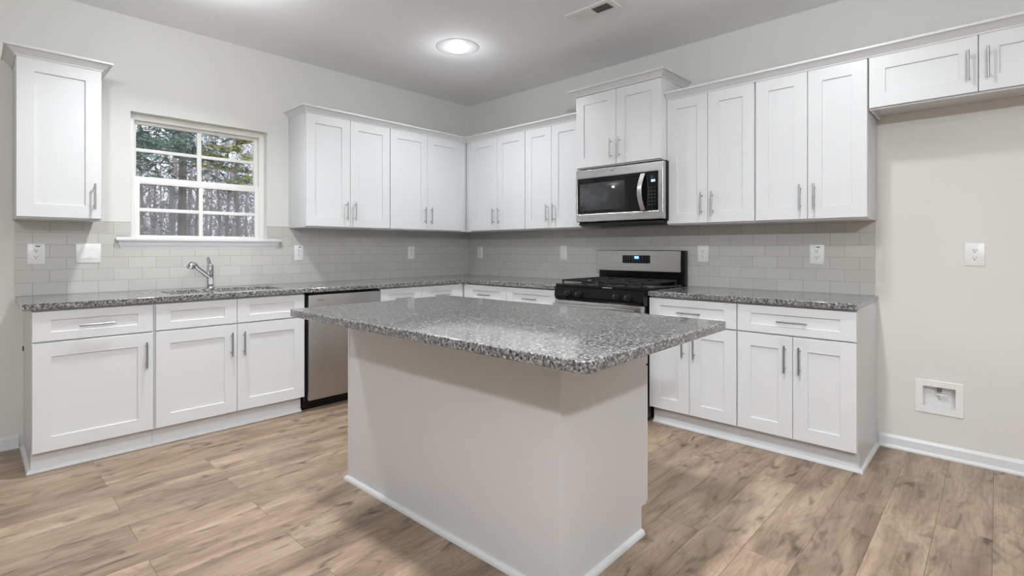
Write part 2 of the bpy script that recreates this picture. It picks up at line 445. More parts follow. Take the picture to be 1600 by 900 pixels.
BASE_PROF = [(0, 0), (1.0, 0), (1.0, 0.35), (0.75, 0.72), (0.55, 0.78), (0.55, 2.45), (0.34, 2.75), (0.2, 3.05), (0, 3.1)]
struct(MB().sweep([(ROOM_X, 0), (-143.9, 0)], BASE_PROF).build('baseboard_left', 'trim'))
struct(MB().sweep([(0, -149.4), (0, ROOM_Y)], BASE_PROF).build('baseboard_right', 'trim'))

# tile splash: one skin per wall
TZ0, TZ1, TT = 35.0, 54.75, 0.32
struct(wall_panel([-144.6, -125.6, -122.1, -86.4, -82.3, -TT], [TZ0, 47.4, 51.1, TZ1],
       lambda i, j: not ((j == 2 and i == 2) or (j == 1 and i in (1, 2, 3))), -TT, 0, 'x').build('backsplash_left', 'tile_left'))
struct(MB().box(-TT, 0, -148.6, 0, TZ0, TZ1).build('backsplash_right', 'tile_right'))

# ------------------------------------------------------------------ window
def window():
    YF, YB = 2.6, 5.8
    w = bpy.data.objects.new('window_1', None); C.objects.link(w); w.location = ((WX0 + WX1) / 2 * S, 0, WZ0 * S); struct(w)
    off = (-(WX0 + WX1) / 2, 0, -WZ0)
    B = lambda mb, n, m, par=w, l=off: mb.build(n, m, par, loc=l)
    z = (0, 0, 0)
    f = MB()
    f.box(WX0, WX0 + 1.3, YF, YB, WZ0, WZ1, .08); f.box(WX1 - 1.4, WX1, YF, YB, WZ0, WZ1, .08)
    f.box(WX0 + 1.3, WX1 - 1.4, YF, YB, WZ1 - 1.6, WZ1, .08); f.box(WX0 + 1.3, WX1 - 1.4, YF, YB, WZ0, WZ0 + .5, .05)
    B(f, 'frame', 'vinyl')
    up = MB(); ux0, ux1, uz0, uz1, uy0, uy1 = -120.75, -87.8, 66.6, 83.2, 4.3, 5.3
    up.box(ux0, -120.1, uy0, uy1, uz0, uz1, .06); up.box(-88.9, ux1, uy0, uy1, uz0, uz1, .06)
    up.box(-120.1, -88.9, uy0, uy1, 82.35, uz1, .06); up.box(-120.1, -88.9, uy0, uy1, uz0, 67.8, .06)
    uo = B(up, 'upper_sash', 'vinyl')
    g = MB(); g.box(-105.0, -103.85, 4.45, 5.15, 67.8, 82.35, .1); g.box(-120.1, -105.0, 4.45, 5.15, 74.75, 75.7, .1); g.box(-103.85, -88.9, 4.45, 5.15, 74.75, 75.7, .1)
    B(g, 'glazing_bar', 'vinyl', uo, z)
    B(MB().box(-120.3, -88.7, 4.76, 4.84, 67.6, 82.5), 'pane', 'glass', uo, z)
    lo = MB(); ly0, ly1 = 2.9, 3.9
    lo.box(-120.75, -119.5, ly0, ly1, 50.9, 67.6, .06); lo.box(-89.1, -87.8, ly0, ly1, 50.9, 67.6, .06)
    lo.box(-119.5, -89.1, ly0, ly1, 65.65, 67.6, .06); lo.box(-119.5, -89.1, ly0, ly1, 50.9, 51.3, .06)
    loo = B(lo, 'lower_sash', 'vinyl')
    g = MB(); g.box(-104.9, -103.85, 3.05, 3.75, 51.3, 65.65, .1); g.box(-119.5, -104.9, 3.05, 3.75, 57.9, 58.9, .1); g.box(-103.85, -89.1, 3.05, 3.75, 57.9, 58.9, .1)
    B(g, 'glazing_bar', 'vinyl', loo, z)
    B(MB().box(-119.7, -88.9, 3.36, 3.44, 51.1, 65.9), 'pane', 'glass', loo, z)
    s = MB().box(-120.7, -87.9, 5.5, 5.53, 50.9, 66.8)
    so = B(s, 'insect_screen', 'screen')
    fr = MB(); fr.box(-120.7, -87.9, 5.35, 5.68, 66.3, 66.9, .05); fr.box(-120.7, -120.2, 5.35, 5.68, 50.9, 66.3, .05); fr.box(-88.4, -87.9, 5.35, 5.68, 50.9, 66.3, .05)
    B(fr, 'screen_frame', M['bronze'], so, z)
    st = MB(); st.box(WX0 + .02, WX1 - .02, -.2, 2.6, 49.7, 50.45, .03); st.box(-125.5, -82.4, -1.7, 0.0, 49.65, 50.45, .14)
    B(st, 'sill', 'trim')
    ap = MB(); prof = [(0, 47.35), (0.35, 47.35), (0.45, 47.8), (0.75, 48.3), (1.15, 48.9), (1.3, 49.65), (0, 49.65)]
    ap.sweep([(-124.1, 0), (-124.1, -.001), (-83.8, -.001), (-83.8, 0)][1:3], prof)
    # the moulding's ends are mitred back to the wall
    ap = MB().sweep([(-124.0, -.02), (-84.0, -.02)], prof)
    n = len(prof)
    for i, (o, zz) in enumerate(prof):
        x, y, q = ap.v[i]; ap.v[i] = (-124.0 - o * .75, y, q)
        x, y, q = ap.v[n + i]; ap.v[n + i] = (-84.0 + o * .75, y, q)
    B(ap, 'apron', 'trim')
M['bronze'] = metal('bronze_screen_frame', (0.36, 0.25, 0.15), 0.5, metallic=0.3)
window()

# ------------------------------------------------------------------ cabinets
def bar_handle(p, length, vertical, parent, y_face, loc=(0, 0, 0)):
    """Bar pull centred at (x, z) in front of a face at y_face."""
    mb = MB(); x, z = p; yb = y_face - 1.25; h = length / 2; q = h - 0.9; r = 0.2
    if vertical:
        mb.tube((x, yb, z - h), (x, yb, z + h), r)
        for s in (-q, q): mb.tube((x, y_face + .02, z + s), (x, yb, z + s), 0.14, n=12)
    else:
        mb.tube((x - h, yb, z), (x + h, yb, z), r)
        for s in (-q, q): mb.tube((x + s, y_face + .02, z), (x + s, yb, z), 0.14, n=12)
    return mb.build('handle', 'handle', parent)
def door(root, x0, x1, z0, z1, yf, handle=None, sw=2.95):
    d = MB().shaker(x0, x1, z0, z1, yf, sw=sw).build('door', 'cabinet', root)
    if handle: bar_handle(handle, 6.15, True, d, yf)
    return d
def drawer(root, x0, x1, z0, z1, yf, handle=True, name='drawer'):
    d = MB().shaker(x0, x1, z0, z1, yf, rw=1.85).build(name, 'cabinet', root)
    if handle: bar_handle(((x0 + x1) / 2, 30.9), 6.2, False, d, yf)
    return d

UY, UF, UB, UT = -12.0, -12.75, 54.35, 90.6
def wall_cabinet(label, x0, x1, split, rz=0.0, doors=None, body=None, zb=UB, zt=UT, yd=UY, hz=60.0, fill=None, pulls=None, name='wall_cabinet', under=False):
    """Local x along the wall. split: x of the meeting stiles (None: one door)."""
    t = thing(name, label, 'cabinet', rz=rz, group='white shaker wall cabinets')
    bx0, bx1 = body or (x0, x1)
    if under:      # hollow underside behind the bottom rail
        bm_ = MB(); bm_.box(bx0, bx1, yd, -.02, zb + 0.9, zt); bm_.box(bx0, bx1, yd, yd + .75, zb, zb + 0.9); bm_.box(bx0, bx0 + .6, yd + .75, -.02, zb, zb + 0.9)
        bm_.build('body', 'cabinet', t)
    else:
        MB().box(bx0, bx1, yd, -.02 , zb, zt, .04).build('body', 'cabinet', t)
    yf = yd - .75; g = .07
    z0, z1 = zb + .35, zt - .15
    if split is None:
        door(t, x0 + g, x1 - g, z0, z1, yf - .02, (x1 - 1.45, hz))
    else:
        door(t, x0 + g, split - g, z0, z1, yf - .02, (split - 1.5, hz)); door(t, split + g, x1 - g, z0, z1, yf - .02, (split + 1.5, hz))
    if fill: MB().box(fill[0], fill[1], yf + .15, yd + .02, zb, zt, .03).build('filler_strip', 'cabinet', t)
    return t
CROWN = lambda z: [(-.6, z - 2.1), (.18, z - 2.1), (.3, z - 1.75), (.62, z - 1.5), (1.35, z - .72), (1.62, z - .55), (1.95, z - .5), (2.0, z - .12), (1.95, z), (-.6, z)]

s = wall_cabinet('single-door white wall cabinet hanging alone at the left of the window', -145.0, -130.0, None)
MB().sweep([(-145.0, -.05), (-145.0, UF), (-130.0, UF), (-130.0, -.05)], CROWN(92.45)).build('crown', 'cabinet', s)
wall_cabinet('white double-door wall cabinet with exposed side, just right of the window', -79.5, -48.85, -64.3)
wall_cabinet('white double-door wall cabinet on the window wall ending in the room corner', -48.75, -15.6, -32.3, body=(-48.75, -.4), fill=(-15.55, -12.7))
R = RANGE_RZ
wall_cabinet('white double-door wall cabinet on the range wall starting in the room corner', 16.1, 45.0, 30.5, R, body=(12.15, 45.0), fill=(12.95, 16.05))
wall_cabinet('white double-door wall cabinet immediately left of the microwave, partly hidden by it', 45.1, 70.3, 57.4, R)
mc = wall_cabinet('short raised white wall cabinet standing proud above the microwave', 70.45, 100.45, 85.5, R, zb=73.15, zt=96.7, yd=-15.3, hz=78.3)
MB().sweep([(70.45, -.05), (70.45, -16.05), (100.45, -16.05), (100.45, -.05)], CROWN(98.75)).build('crown', 'cabinet', mc)
wall_cabinet('white double-door wall cabinet immediately right of the microwave', 100.55, 124.75, 112.5, R)
wall_cabinet('white double-door wall cabinet at the end of the backsplash, beside the fridge recess', 124.95, 149.0, 136.95, R)
wall_cabinet('shallow white wall cabinet over the empty fridge recess', 149.2, 185.2, 167.5, R, zb=78.75, hz=84.4, under=True)

cr = MB().sweep([(-79.5, -.05), (-79.5, UF), (UF, UF), (UF, -70.3)], CROWN(92.5)).build('crown_molding', 'cabinet')
tag(cr, 'white crown molding along the corner wall cabinets, left of the microwave', 'molding')
cr = MB().sweep([(UF, -100.6), (UF, -185.2)], CROWN(92.5)).build('crown_molding', 'cabinet')
tag(cr, 'white crown molding over the wall cabinets right of the microwave', 'molding')

BY, BF = -24.0, -24.75
SHOE = [(0, 0), (0.7, 0), (0.68, 0.25), (0.55, 0.5), (0.3, 0.68), (0, 0.74)]
def base_cabinet(label, x0, x1, split, rz=0.0, drawers=(), doors_=True, body=None, fill=None, single_pull=False, shoe=None, sides=0, false_front=False):
    t = thing('base_cabinet', label, 'cabinet', rz=rz, group='white shaker base cabinets')
    bx0, bx1 = body or (x0, x1)
    b = MB().prism_x([(-.02, 0), (-22.0, 0), (-22.0, 4.45), (BY, 4.45), (BY, 34.7), (-.02, 34.7)], bx0, bx1).build('body', 'cabinet', t)
    g = .06; yf = BF
    ds = drawers or [(x0, x1)]
    for (a, c) in ds:
        drawer(t, a + g, c - g, 27.95, 34.25, yf - .02, not false_front, 'false_front' if false_front else 'drawer')
    z0, z1 = 4.7, 27.6; hz = 22.55
    if split is None:
        door(t, x0 + g, x1 - g, z0, z1, yf - .02, (x1 - 1.5, hz))
    else:
        door(t, x0 + g, split - g, z0, z1, yf - .02, (split - 1.5, hz)); door(t, split + g, x1 - g, z0, z1, yf - .02, (split + 1.5, hz))
    if fill: MB().box(fill[0], fill[1], yf + .2, BY + .02, 4.5, 34.7, .03).build('filler_strip', 'cabinet', t)
    MB().sweep(shoe or [(bx0, -22.0), (bx1, -22.0)], SHOE).build('shoe_molding', 'trim', t)
    return t
t = base_cabinet('white one-door base cabinet with one drawer at the left end of the counter', -143.15, -122.0, None, shoe=[(-143.15, -1.1), (-143.15, -22.0), (-121.8, -22.0)], body=(-143.15, -121.8))
MB().box(-143.4, -143.1, -2.3, -1.6, 23.2, 24.3, .08).build('clip', 'slot', t)['label'] = 'small black clip'
base_cabinet('white two-door base cabinet under the sink with plain false drawer fronts', -121.55, -85.4, -103.5, drawers=[(-121.55, -103.5), (-103.5, -85.4)], false_front=True, body=(-121.75, -85.4))
base_cabinet('white two-drawer base cabinet between dishwasher and room corner', -60.3, -27.2, -43.8, drawers=[(-60.3, -43.8), (-43.8, -27.2)], body=(-60.3, -.4), fill=(-27.15, -24.8), shoe=[(-60.3, -22), (-22.8, -22)])
base_cabinet('white two-drawer base cabinet between room corner and the range', 26.7, 69.9, 47.2, R, drawers=[(26.7, 47.2), (47.2, 69.9)], body=(24.9, 70.1), fill=(25.0, 26.65))
base_cabinet('white two-door base cabinet with one drawer, immediately right of the range', 101.4, 124.55, 112.7, R, body=(101.4, 124.65))
base_cabinet('white two-door base cabinet with one drawer at the right end of the counter', 124.75, 149.0, 136.85, R, body=(124.7, 149.0), shoe=[(124.7, -22.0), (149.0, -22.0), (149.0, -1.1)])

# ------------------------------------------------------------------ worktops
ctz0, ctz1 = 34.72, 36.05
SX0, SX1, SY0, SY1 = -117.3, -89.0, -20.3, -6.6
xs = [-144.6, SX0, SX1, -25.5, -.35]; ys = [-70.6, -25.5, SY0, SY1, -.35]
ct = grid_solid(xs, ys, lambda i, j: (i == 3) or (j >= 1 and not (i == 1 and j == 2)), ctz0, ctz1).build('countertop', 'granite', bevel=.14)
tag(ct, 'L-shaped speckled grey granite countertop with sink cut-out, under the window', 'countertop')
ct = MB().box(-25.5, -.35, -149.2, -101.35, ctz0, ctz1).build('countertop', 'granite', bevel=.14)
tag(ct, 'straight speckled grey granite countertop right of the range', 'countertop')

# sink, hung below the cut-out
sk = thing('sink', 'stainless undermount sink sunk in the granite below the window', 'sink', ((SX0 + SX1) / 2, (SY0 + SY1) / 2, 0))
mb = MB(); a, b, c, d = SX0 - (SX0 + SX1) / 2, SX1 - (SX0 + SX1) / 2, SY0 - (SY0 + SY1) / 2, SY1 - (SY0 + SY1) / 2
def rr(a, b, c, d, r, z, n=5):
    P = []
    for (cx, cy, t0) in ((b - r, d - r, 0), (a + r, d - r, PI / 2), (a + r, c + r, PI), (b - r, c + r, 1.5 * PI)):
        for k in range(n + 1): t = t0 + PI / 2 * k / n; P.append((cx + r * math.cos(t), cy + r * math.sin(t), z))
    return P
rings = [rr(a - .7, b + .7, c - .7, d + .7, 1.5, 34.69), rr(a - .1, b + .1, c - .1, d + .1, 1.2, 34.69), rr(a - .05, b + .05, c - .05, d + .05, 1.2, 34.5), rr(a + .2, b - .2, c + .2, d - .2, 1.4, 27.8), rr(a + 1, b - 1, c + 1, d - 1, 1.6, 27.1)]
n0 = len(rings[0]); mb.v = [p for r_ in rings for p in r_]
for k in range(len(rings) - 1):
    for i in range(n0): mb.f.append((k * n0 + i, k * n0 + (i + 1) % n0, (k + 1) * n0 + (i + 1) % n0, (k + 1) * n0 + i))
mb.f.append(tuple(range((len(rings) - 1) * n0, len(rings) * n0)))
mb.build('basin', 'steel', sk, recalc=False)
MB().lathe((0, 0, 27.1), [(1.75, .12), (1.7, .18), (1.2, .14), (1.0, .05), (.05, .03)], 24).build('drain', 'chrome', sk)

fa = thing('faucet', 'chrome single-lever kitchen faucet with angled pull-out spout', 'faucet', (-104.1, -4.6, ctz1))
MB().lathe((0, 0, 0), [(1.25, 0), (1.25, .25), (1.05, .7), (.98, .9)], 28).build('base', 'chrome', fa)
MB().lathe((0, 0, 0), [(.86, .88), (.86, 1.9), (.90, 2.0), (.90, 6.3), (.86, 6.75), (.7, 7.0), (.3, 7.1)], 28).build('body', 'chrome', fa)
MB().path([(-.15, 0, 6.9), (-.3, -.15, 7.5), (-.55, -.35, 8.3), (-.8, -.5, 8.95)], [.52, .46, .42, .36]).build('lever', 'chrome', fa)
sp = MB().path([(-.3, -.2, 3.3), (-.9, -.45, 3.7), (-3.9, -2.0, 6.05), (-4.4, -2.3, 6.5)], [.62, .60, .56, .60]).build('spout', 'chrome', fa)
MB().path([(-4.2, -2.2, 6.35), (-4.7, -2.45, 6.85), (-5.3, -2.75, 6.95), (-5.75, -3.0, 6.45), (-5.95, -3.1, 5.85)], [.66, .86, .95, 1.0, .92]).build('spray_head', 'chrome', sp)

# ------------------------------------------------------------------ island
IRZ = math.radians(1.15); ICX, ICY = -90.0, -106.2
isl = thing('kitchen_island', 'white island cabinet with plain back panel in the middle of the floor', 'island', (ICX, ICY, 0), IRZ)
ix0, ix1, iy0, iy1 = -97.6 - ICX, -73.6 - ICX, -127.4 - ICY, -72.9 - ICY
MB().prism_z([(ix0, iy0), (ix1, iy0), (ix1, iy1), (ix0, iy1)], 4.45, 34.7).build('body', 'cabinet', isl)
MB().box(ix0, ix1 - 1.6, iy0, iy1, 0, 4.45).build('toe_kick', 'cabinet', isl)
MB().box(ix0 - .06, ix0 + .02, iy1 - .55, iy1 + .06, .7, 34.7).build('corner_strip', 'cabinet', isl)
mb = MB(); mb.sweep([(ix1 - 1.6, iy1), (ix0, iy1), (ix0, iy0), (ix1 - 1.6, iy0)], [(o, z * 1.1) for o, z in SHOE]).build('shoe_molding', 'trim', isl)
# fronts on the range side; built facing -y and turned to face +x
dd = (iy1 - iy0) / 3
for k in range(3):
    a_, b_ = iy0 + dd * k + .08, iy0 + dd * (k + 1) - .08
    for (nm, z0, z1, rw) in (('drawer', 27.95, 34.25, 1.85), ('door', 4.7, 27.6, 2.95)):
        m_ = MB().shaker(a_, b_, z0, z1, -(ix1 + .78), rw=rw); m_.v = [(-y, x, z) for x, y, z in m_.v]
        d_ = m_.build(nm, 'cabinet', isl)
        h_ = MB(); xf = ix1 + .78
        if nm == 'drawer':
            y_ = (a_ + b_) / 2; h_.tube((xf + 1.25, y_ - 3.1, 30.9), (xf + 1.25, y_ + 3.1, 30.9), .2)
            for q in (-2.2, 2.2): h_.tube((xf - .02, y_ + q, 30.9), (xf + 1.25, y_ + q, 30.9), .14, n=12)
        else:
            y_ = b_ - 1.5; h_.tube((xf + 1.25, y_, 19.5), (xf + 1.25, y_, 25.6), .2)
            for q in (20.4, 24.7): h_.tube((xf - .02, y_, q), (xf + 1.25, y_, q), .14, n=12)
        h_.build('handle', 'handle', d_)
def rounded(x0, x1, y0, y1, r, n=6): return [(p[0], p[1]) for p in rr(x0, x1, y0, y1, r, 0, n)]
it = MB().prism_z(rounded(-109.75 - ICX, -70.3 - ICX, -139.75 - ICY, -72.4 - ICY, .9), 34.72, 36.05).build('island_countertop', 'granite', loc=(ICX, ICY, 0), rz=IRZ, bevel=.14)
tag(it, 'large rectangular granite slab with rounded corners on the island', 'countertop')

# ------------------------------------------------------------------ dishwasher
dw = thing('dishwasher', 'stainless front dishwasher between sink cabinet and corner cabinet', 'dishwasher')
MB().box(-85.0, -60.6, -23.8, -.5, 3.0, 34.5).build('body', 'black', dw)
MB().box(-85.0, -60.6, -22.0, -3, 0.0, 3.0).build('toe_kick', 'black', dw)
d_ = MB().box(-84.45, -60.75, -25.35, -23.8, 3.3, 33.9, .18).build('door', 'steel_dark', dw)
MB().box(-84.3, -60.9, -25.2, -23.8, 33.9, 34.35, .06).build('control_strip', 'black', dw)
MB().box(-82.0, -79.8, -25.39, -25.33, 32.35, 32.5).build('badge', 'slot', d_)

# ------------------------------------------------------------------ gas range (local frame of the range wall)
rg = thing('range', 'black and stainless freestanding gas range under the microwave', 'range', rz=R)
rx0, rx1 = 70.8, 100.9
MB().box(rx0, rx1, -25.3, -.6, 1.2, 35.9).build('body', 'black', rg)
for x in (rx0 + 1.5, rx1 - 1.5):
    for y in (-23, -3): MB().lathe((x, y, 0), [(.8, 0), (.8, .4), (.5, .5), (.5, 1.25)], 16).build('foot', 'blackmatte', rg)
ck = MB().box(rx0 - .1, rx1 + .2, -27.2, -3.2, 35.9, 36.75, .3).build('cooktop', 'black', rg)
cp = MB().prism_x([(-25.2, 32.0), (-27.1, 32.0), (-27.7, 33.2), (-27.3, 35.95), (-25.2, 35.95)], rx0, rx1 + .3).build('control_panel', 'black', rg)
for x in (76.1, 80.1, 92.9, 96.6):
    k = MB(); k.tube((x, -27.5, 34.0), (x, -28.0, 34.0), 1.0, .95, 24); k.tube((x, -28.0, 34.0), (x, -28.9, 34.05), .86, .74, 24); k.box(x - .16, x + .16, -29.2, -28.8, 33.3, 34.8, .08)
    kk = k.build('knob', 'blackmatte', rg)
    MB().box(x - .06, x + .06, -29.24, -29.18, 34.1, 34.75).build('pointer', 'steel', kk)
MB().box(88.0, 91.2, -27.29, -27.19, 36.2, 36.5, .02).build('badge', 'steel', rg)
od = MB().box(rx0 + .1, rx1 - .1, -27.6, -25.3, 8.0, 31.9, .2).build('oven_door', 'steel', rg)
MB().box(rx0 + 4, rx1 - 4, -27.72, -27.55, 13.5, 26.5, .06).build('door_window', 'blackglass', od)
h = MB(); h.box(rx0 + 1.0, rx1 - 1.0, -30.0, -29.2, 29.7, 31.2, .35)
for x in (rx0 + 2.2, rx1 - 2.2): h.box(x - .5, x + .5, -29.4, -27.5, 29.9, 31.0, .15)
h.build('handle', 'steel', od)
MB().box(rx1 - 1.05, rx1 - .55, -30.02, -27.4, 29.6, 31.3, .1).build('handle_cap', 'slot', od)
MB().box(rx0 + .1, rx1 - .1, -27.4, -25.3, 2.0, 7.6, .2).build('drawer', 'steel', rg)
# burners and cast-iron grates
for (x, y, r_) in ((78.2, -20.5, 1.9), (93.6, -20.5, 2.2), (78.2, -9.0, 1.6), (93.6, -9.0, 1.9), (85.9, -14.6, 1.4)):
    MB().lathe((x, y, 36.7), [(r_ + .5, 0), (r_ + .4, .25), (r_, .3), (r_, .55), (r_ - .3, .62), (.1, .64)], 24).build('burner', 'blackmatte', rg)
for (gx0, gx1) in ((71.9, 85.75), (86.0, 99.8)):
    g = MB(); w = .42; zt = 38.0; y0, y1 = -25.4, -4.6
    for x in (gx0, gx1 - w): g.box(x, x + w, y0, y1, zt - .5, zt, .06)
    for y in (y0, (y0 + y1) / 2 - w / 2, y1 - w): g.box(gx0, gx1, y, y + w, zt - .5, zt, .06)
    mx = (gx0 + gx1) / 2
    for yc in (-20.5, -9.0):
        g.box(mx - w / 2, mx + w / 2, yc + 1.2, yc + 4.9, zt - .5, zt, .06); g.box(mx - w / 2, mx + w / 2, yc - 4.9, yc - 1.2, zt - .5, zt, .06)
        g.box(gx0, mx - 1.5, yc - w / 2, yc + w / 2, zt - .5, zt, .06); g.box(mx + 1.5, gx1, yc - w / 2, yc + w / 2, zt - .5, zt, .06)
    for x in (gx0 + .1, gx1 - .5):
        for y in (y0 + .1, y1 - .5): g.box(x, x + .4, y, y + .4, 36.7, zt - .4)
    g.build('grate', 'blackmatte', rg)
# backguard
bgd = MB().box(rx0 - .1, rx1 + .38, -2.9, -.45, 35.9, 46.9, .12).build('backguard', 'black', rg)
pn = MB().prism_x([(-2.85, 40.3), (-3.25, 40.3), (-3.1, 46.8), (-2.95, 47.0), (-2.4, 47.0), (-2.4, 40.3)], rx0 - .75, rx1 - .7).build('backguard_panel', 'steel', rg)
dp = MB().box(80.0, 90.0, -3.27, -3.1, 42.8, 45.35, .03).build('display', 'blackglass', pn)
MB().box(84.2, 86.4, -3.30, -3.26, 43.9, 45.2).build('backlight', 'screen_glow', dp)
def digits(name, x0, x1, z0, z1, y, n, par):
    mb = MB(); w = (x1 - x0) / n
    for i in range(n):
        a, b = x0 + i * w + w * .12, x0 + (i + 1) * w - w * .12; t = w * .2
        mb.box(a, a + t, y - .02, y, z0, z1); mb.box(b - t, b, y - .02, y, z0, z1)
        mb.box(a + t, b - t, y - .02, y, z0, z0 + t); mb.box(a + t, b - t, y - .02, y, z1 - t, z1)
    return mb.build(name, 'screen_blue', par)
digits('digits', 84.5, 86.05, 44.3, 45.0, -3.30, 2, dp)
pads = MB()
for i in range(10):
    for j in range(3):
        x = 80.6 + i * .95
        if 83.9 < x < 86.6 and j > 0: continue
        pads.box(x, x + .45, -3.285, -3.26, 43.15 + j * .75, 43.4 + j * .75)
M['pad'] = plain('touch_pad_marks', (0.07, 0.07, 0.072), 0.4)
pads.build('touch_pads', 'pad', dp)

# ------------------------------------------------------------------ microwave
mw = thing('microwave', 'stainless over-the-range microwave with black glass door', 'microwave', rz=R)
mx0, mx1 = 70.5, 100.9
MB().box(mx0, mx1 + .25, -14.2, -.5, 55.6, 73.0, .08).build('body', 'black', mw)
MB().box(mx0 + .6, mx1 - .4, -15.2, -1.0, 55.0, 55.7, .1).build('grease_filter', 'blackmatte', mw)
# steel front: door ring with the glass set in it
g = grid_solid([mx0, 71.0, 99.45, mx1 + .1], [56.1, 58.55, 70.0, 72.75], lambda i, j: not (i == 1 and j == 1), -16.0, -14.2)
g.v = [(x, t_, z_) for x, z_, t_ in g.v]
fr = g.build('front_frame', 'steel', mw, bevel=.16)
gd = MB().box(70.95, 99.5, -15.85, -14.4, 58.5, 70.05).build('glass_door', 'blackglass', mw)
MB().box(71.9, 88.4, -15.9, -15.82, 59.7, 68.3, .02).build('door_window', 'mwwindow', gd)
cpn = MB().box(95.35, 99.4, -15.93, -15.8, 58.6, 69.95, .03).build('control_panel', 'blackglass', mw)
digits('digits', 97.2, 98.5, 67.0, 67.6, -15.93, 3, cpn)
pads = MB()
for i in range(3):
    for j in range(6): pads.box(96.3 + i * .95, 96.7 + i * .95, -15.95, -15.92, 60.2 + j * 1.0, 60.45 + j * 1.0)
pads.build('touch_pads', 'pad', cpn)
hb = MB(); N = 14; vs = []
for i in range(N + 1):
    t = i / N; z = 58.75 + t * 10.9; bow = math.sin(PI * t); y = -16.1 - 1.25 * bow ; xo = 94.75 - 1.0 * bow * .55
    vs += [(xo - .72, y - .25, z), (xo + .72, y - .25, z), (xo + .72, y + .2, z), (xo - .72, y + .2, z)]
hb.v = vs
for i in range(N):
    for k in range(4): hb.f.append((i * 4 + k, i * 4 + (k + 1) % 4, i * 4 + 4 + (k + 1) % 4, i * 4 + 4 + k))
hb.f += [(3, 2, 1, 0), (N * 4, N * 4 + 1, N * 4 + 2, N * 4 + 3)]
hb.build('handle', 'steel', mw, bevel=.08)
MB().box(83.7, 84.7, -16.05, -15.98, 71.5, 71.68).build('badge', 'slot', mw)

# ------------------------------------------------------------------ outlets, switches, valve box (local: x along wall, facing -y)
def faceplate(root, x, z, w, h, y0):
    return MB().box(x - w / 2, x + w / 2, y0 - .22, y0, z - h / 2, z + h / 2, .09).build('cover_plate', 'plate', root)
def outlet(label, x, rz, y0, z=46.1, w=3.25, h=5.05, gfci=False):
    t = thing('outlet', label, 'outlet', rz=rz, group='white duplex outlets')
    faceplate(t, x, z, w, h, y0)
    for q in (-.82, .82):
        f = MB().tube((x, y0 - .18, z + q), (x, y0 - .27, z + q), .66, .64, 24).build('receptacle', 'plate', t)
        s_ = MB()
        s_.box(x - .30, x - .20, y0 - .285, y0 - .26, z + q + .0, z + q + .34); s_.box(x + .20, x + .30, y0 - .285, y0 - .26, z + q + .05, z + q + .34)
        s_.tube((x, y0 - .26, z + q - .27), (x, y0 - .285, z + q - .27), .12, n=12)
        s_.build('slots', 'slot', f)
    if gfci:
        MB().box(x - .1, x + .72, y0 - .27, y0 - .2, z + 1.78, z + 2.02, .03).build('test_button', 'slot', t)
    return t
def switch(label, xs_, rz, y0, z, w, h):
    t = thing('light_switch', label, 'switch', rz=rz)
    faceplate(t, sum(xs_) / len(xs_), z, w, h, y0)
    for x in xs_:
        MB().prism_x([(y0 - .2, z - 1.3), (y0 - .34, z - 1.3), (y0 - .25, z), (y0 - .26, z + 1.3), (y0 - .2, z + 1.3)], x - .62, x + .62).build('rocker', 'plate', t)
    return t
T = -TT
outlet('white outlet with black test button below the single wall cabinet', -140.9, 0, T, 46.2, 3.2, 5.0, True)
switch('wide white two-rocker switch plate on the tile left of the window sill', [-131.95, -130.05], 0, T, 46.35, 5.0, 4.95)
outlet('white outlet with black test button on tile between window and dishwasher', -76.3, 0, T, 46.1, 3.0, 5.05, True)
outlet('white outlet on the window wall tile left of the room corner', -31.0, 0, T, 45.9, 3.2, 5.0)
outlet('white outlet on the range wall tile right beside the room corner', 7.9, R, T, 45.9, 3.3, 4.9)
switch('narrow white single-rocker switch on the tile left of the range', [53.3], R, T, 46.0, 3.3, 5.1)
outlet('white outlet on the tile just right of the range backguard', 106.0, R, T, 46.0, 3.3, 4.9)
outlet('white outlet with black test button on tile above the right counter end', 136.15, R, T, 46.0, 3.3, 4.95, True)
outlet('white outlet on the painted wall of the empty fridge recess', 166.65, R, 0, 46.2, 3.3, 5.0)

vb = thing('valve_box', 'white recessed ice maker water box low on the wall', 'water box', rz=R)
g = grid_solid([156.3, 157.75, 163.45, 164.85], [9.7, 11.25, 15.85, 17.3], lambda i, j: not (i == 1 and j == 1), -.28, 0.0)
g.v = [(x, t_, z_) for x, z_, t_ in g.v]
g.build('frame', 'plate', vb, bevel=.1)
bx = MB(); a, b, c, d, e = 157.75, 163.45, 11.25, 15.85, 2.6
bx.v = [(a, 0, c), (b, 0, c), (b, 0, d), (a, 0, d), (a, e, c), (b, e, c), (b, e, d), (a, e, d)]
bx.f = [(4, 5, 6, 7), (0, 1, 5, 4), (1, 2, 6, 5), (2, 3, 7, 6), (3, 0, 4, 7)]
bx.build('recess', 'plate', vb, recalc=False)
MB().path([(160.6, 1.4, 15.8), (160.6, 1.4, 15.0), (160.6, 1.3, 14.5)], [.42, .42, .34]).build('valve', 'brass', vb)
MB().box(159.9, 161.9, .5, 1.2, 13.9, 14.25, .1).tube((161.0, .9, 14.0), (161.0, .9, 13.4), .22).build('valve_handle', 'plate', vb)

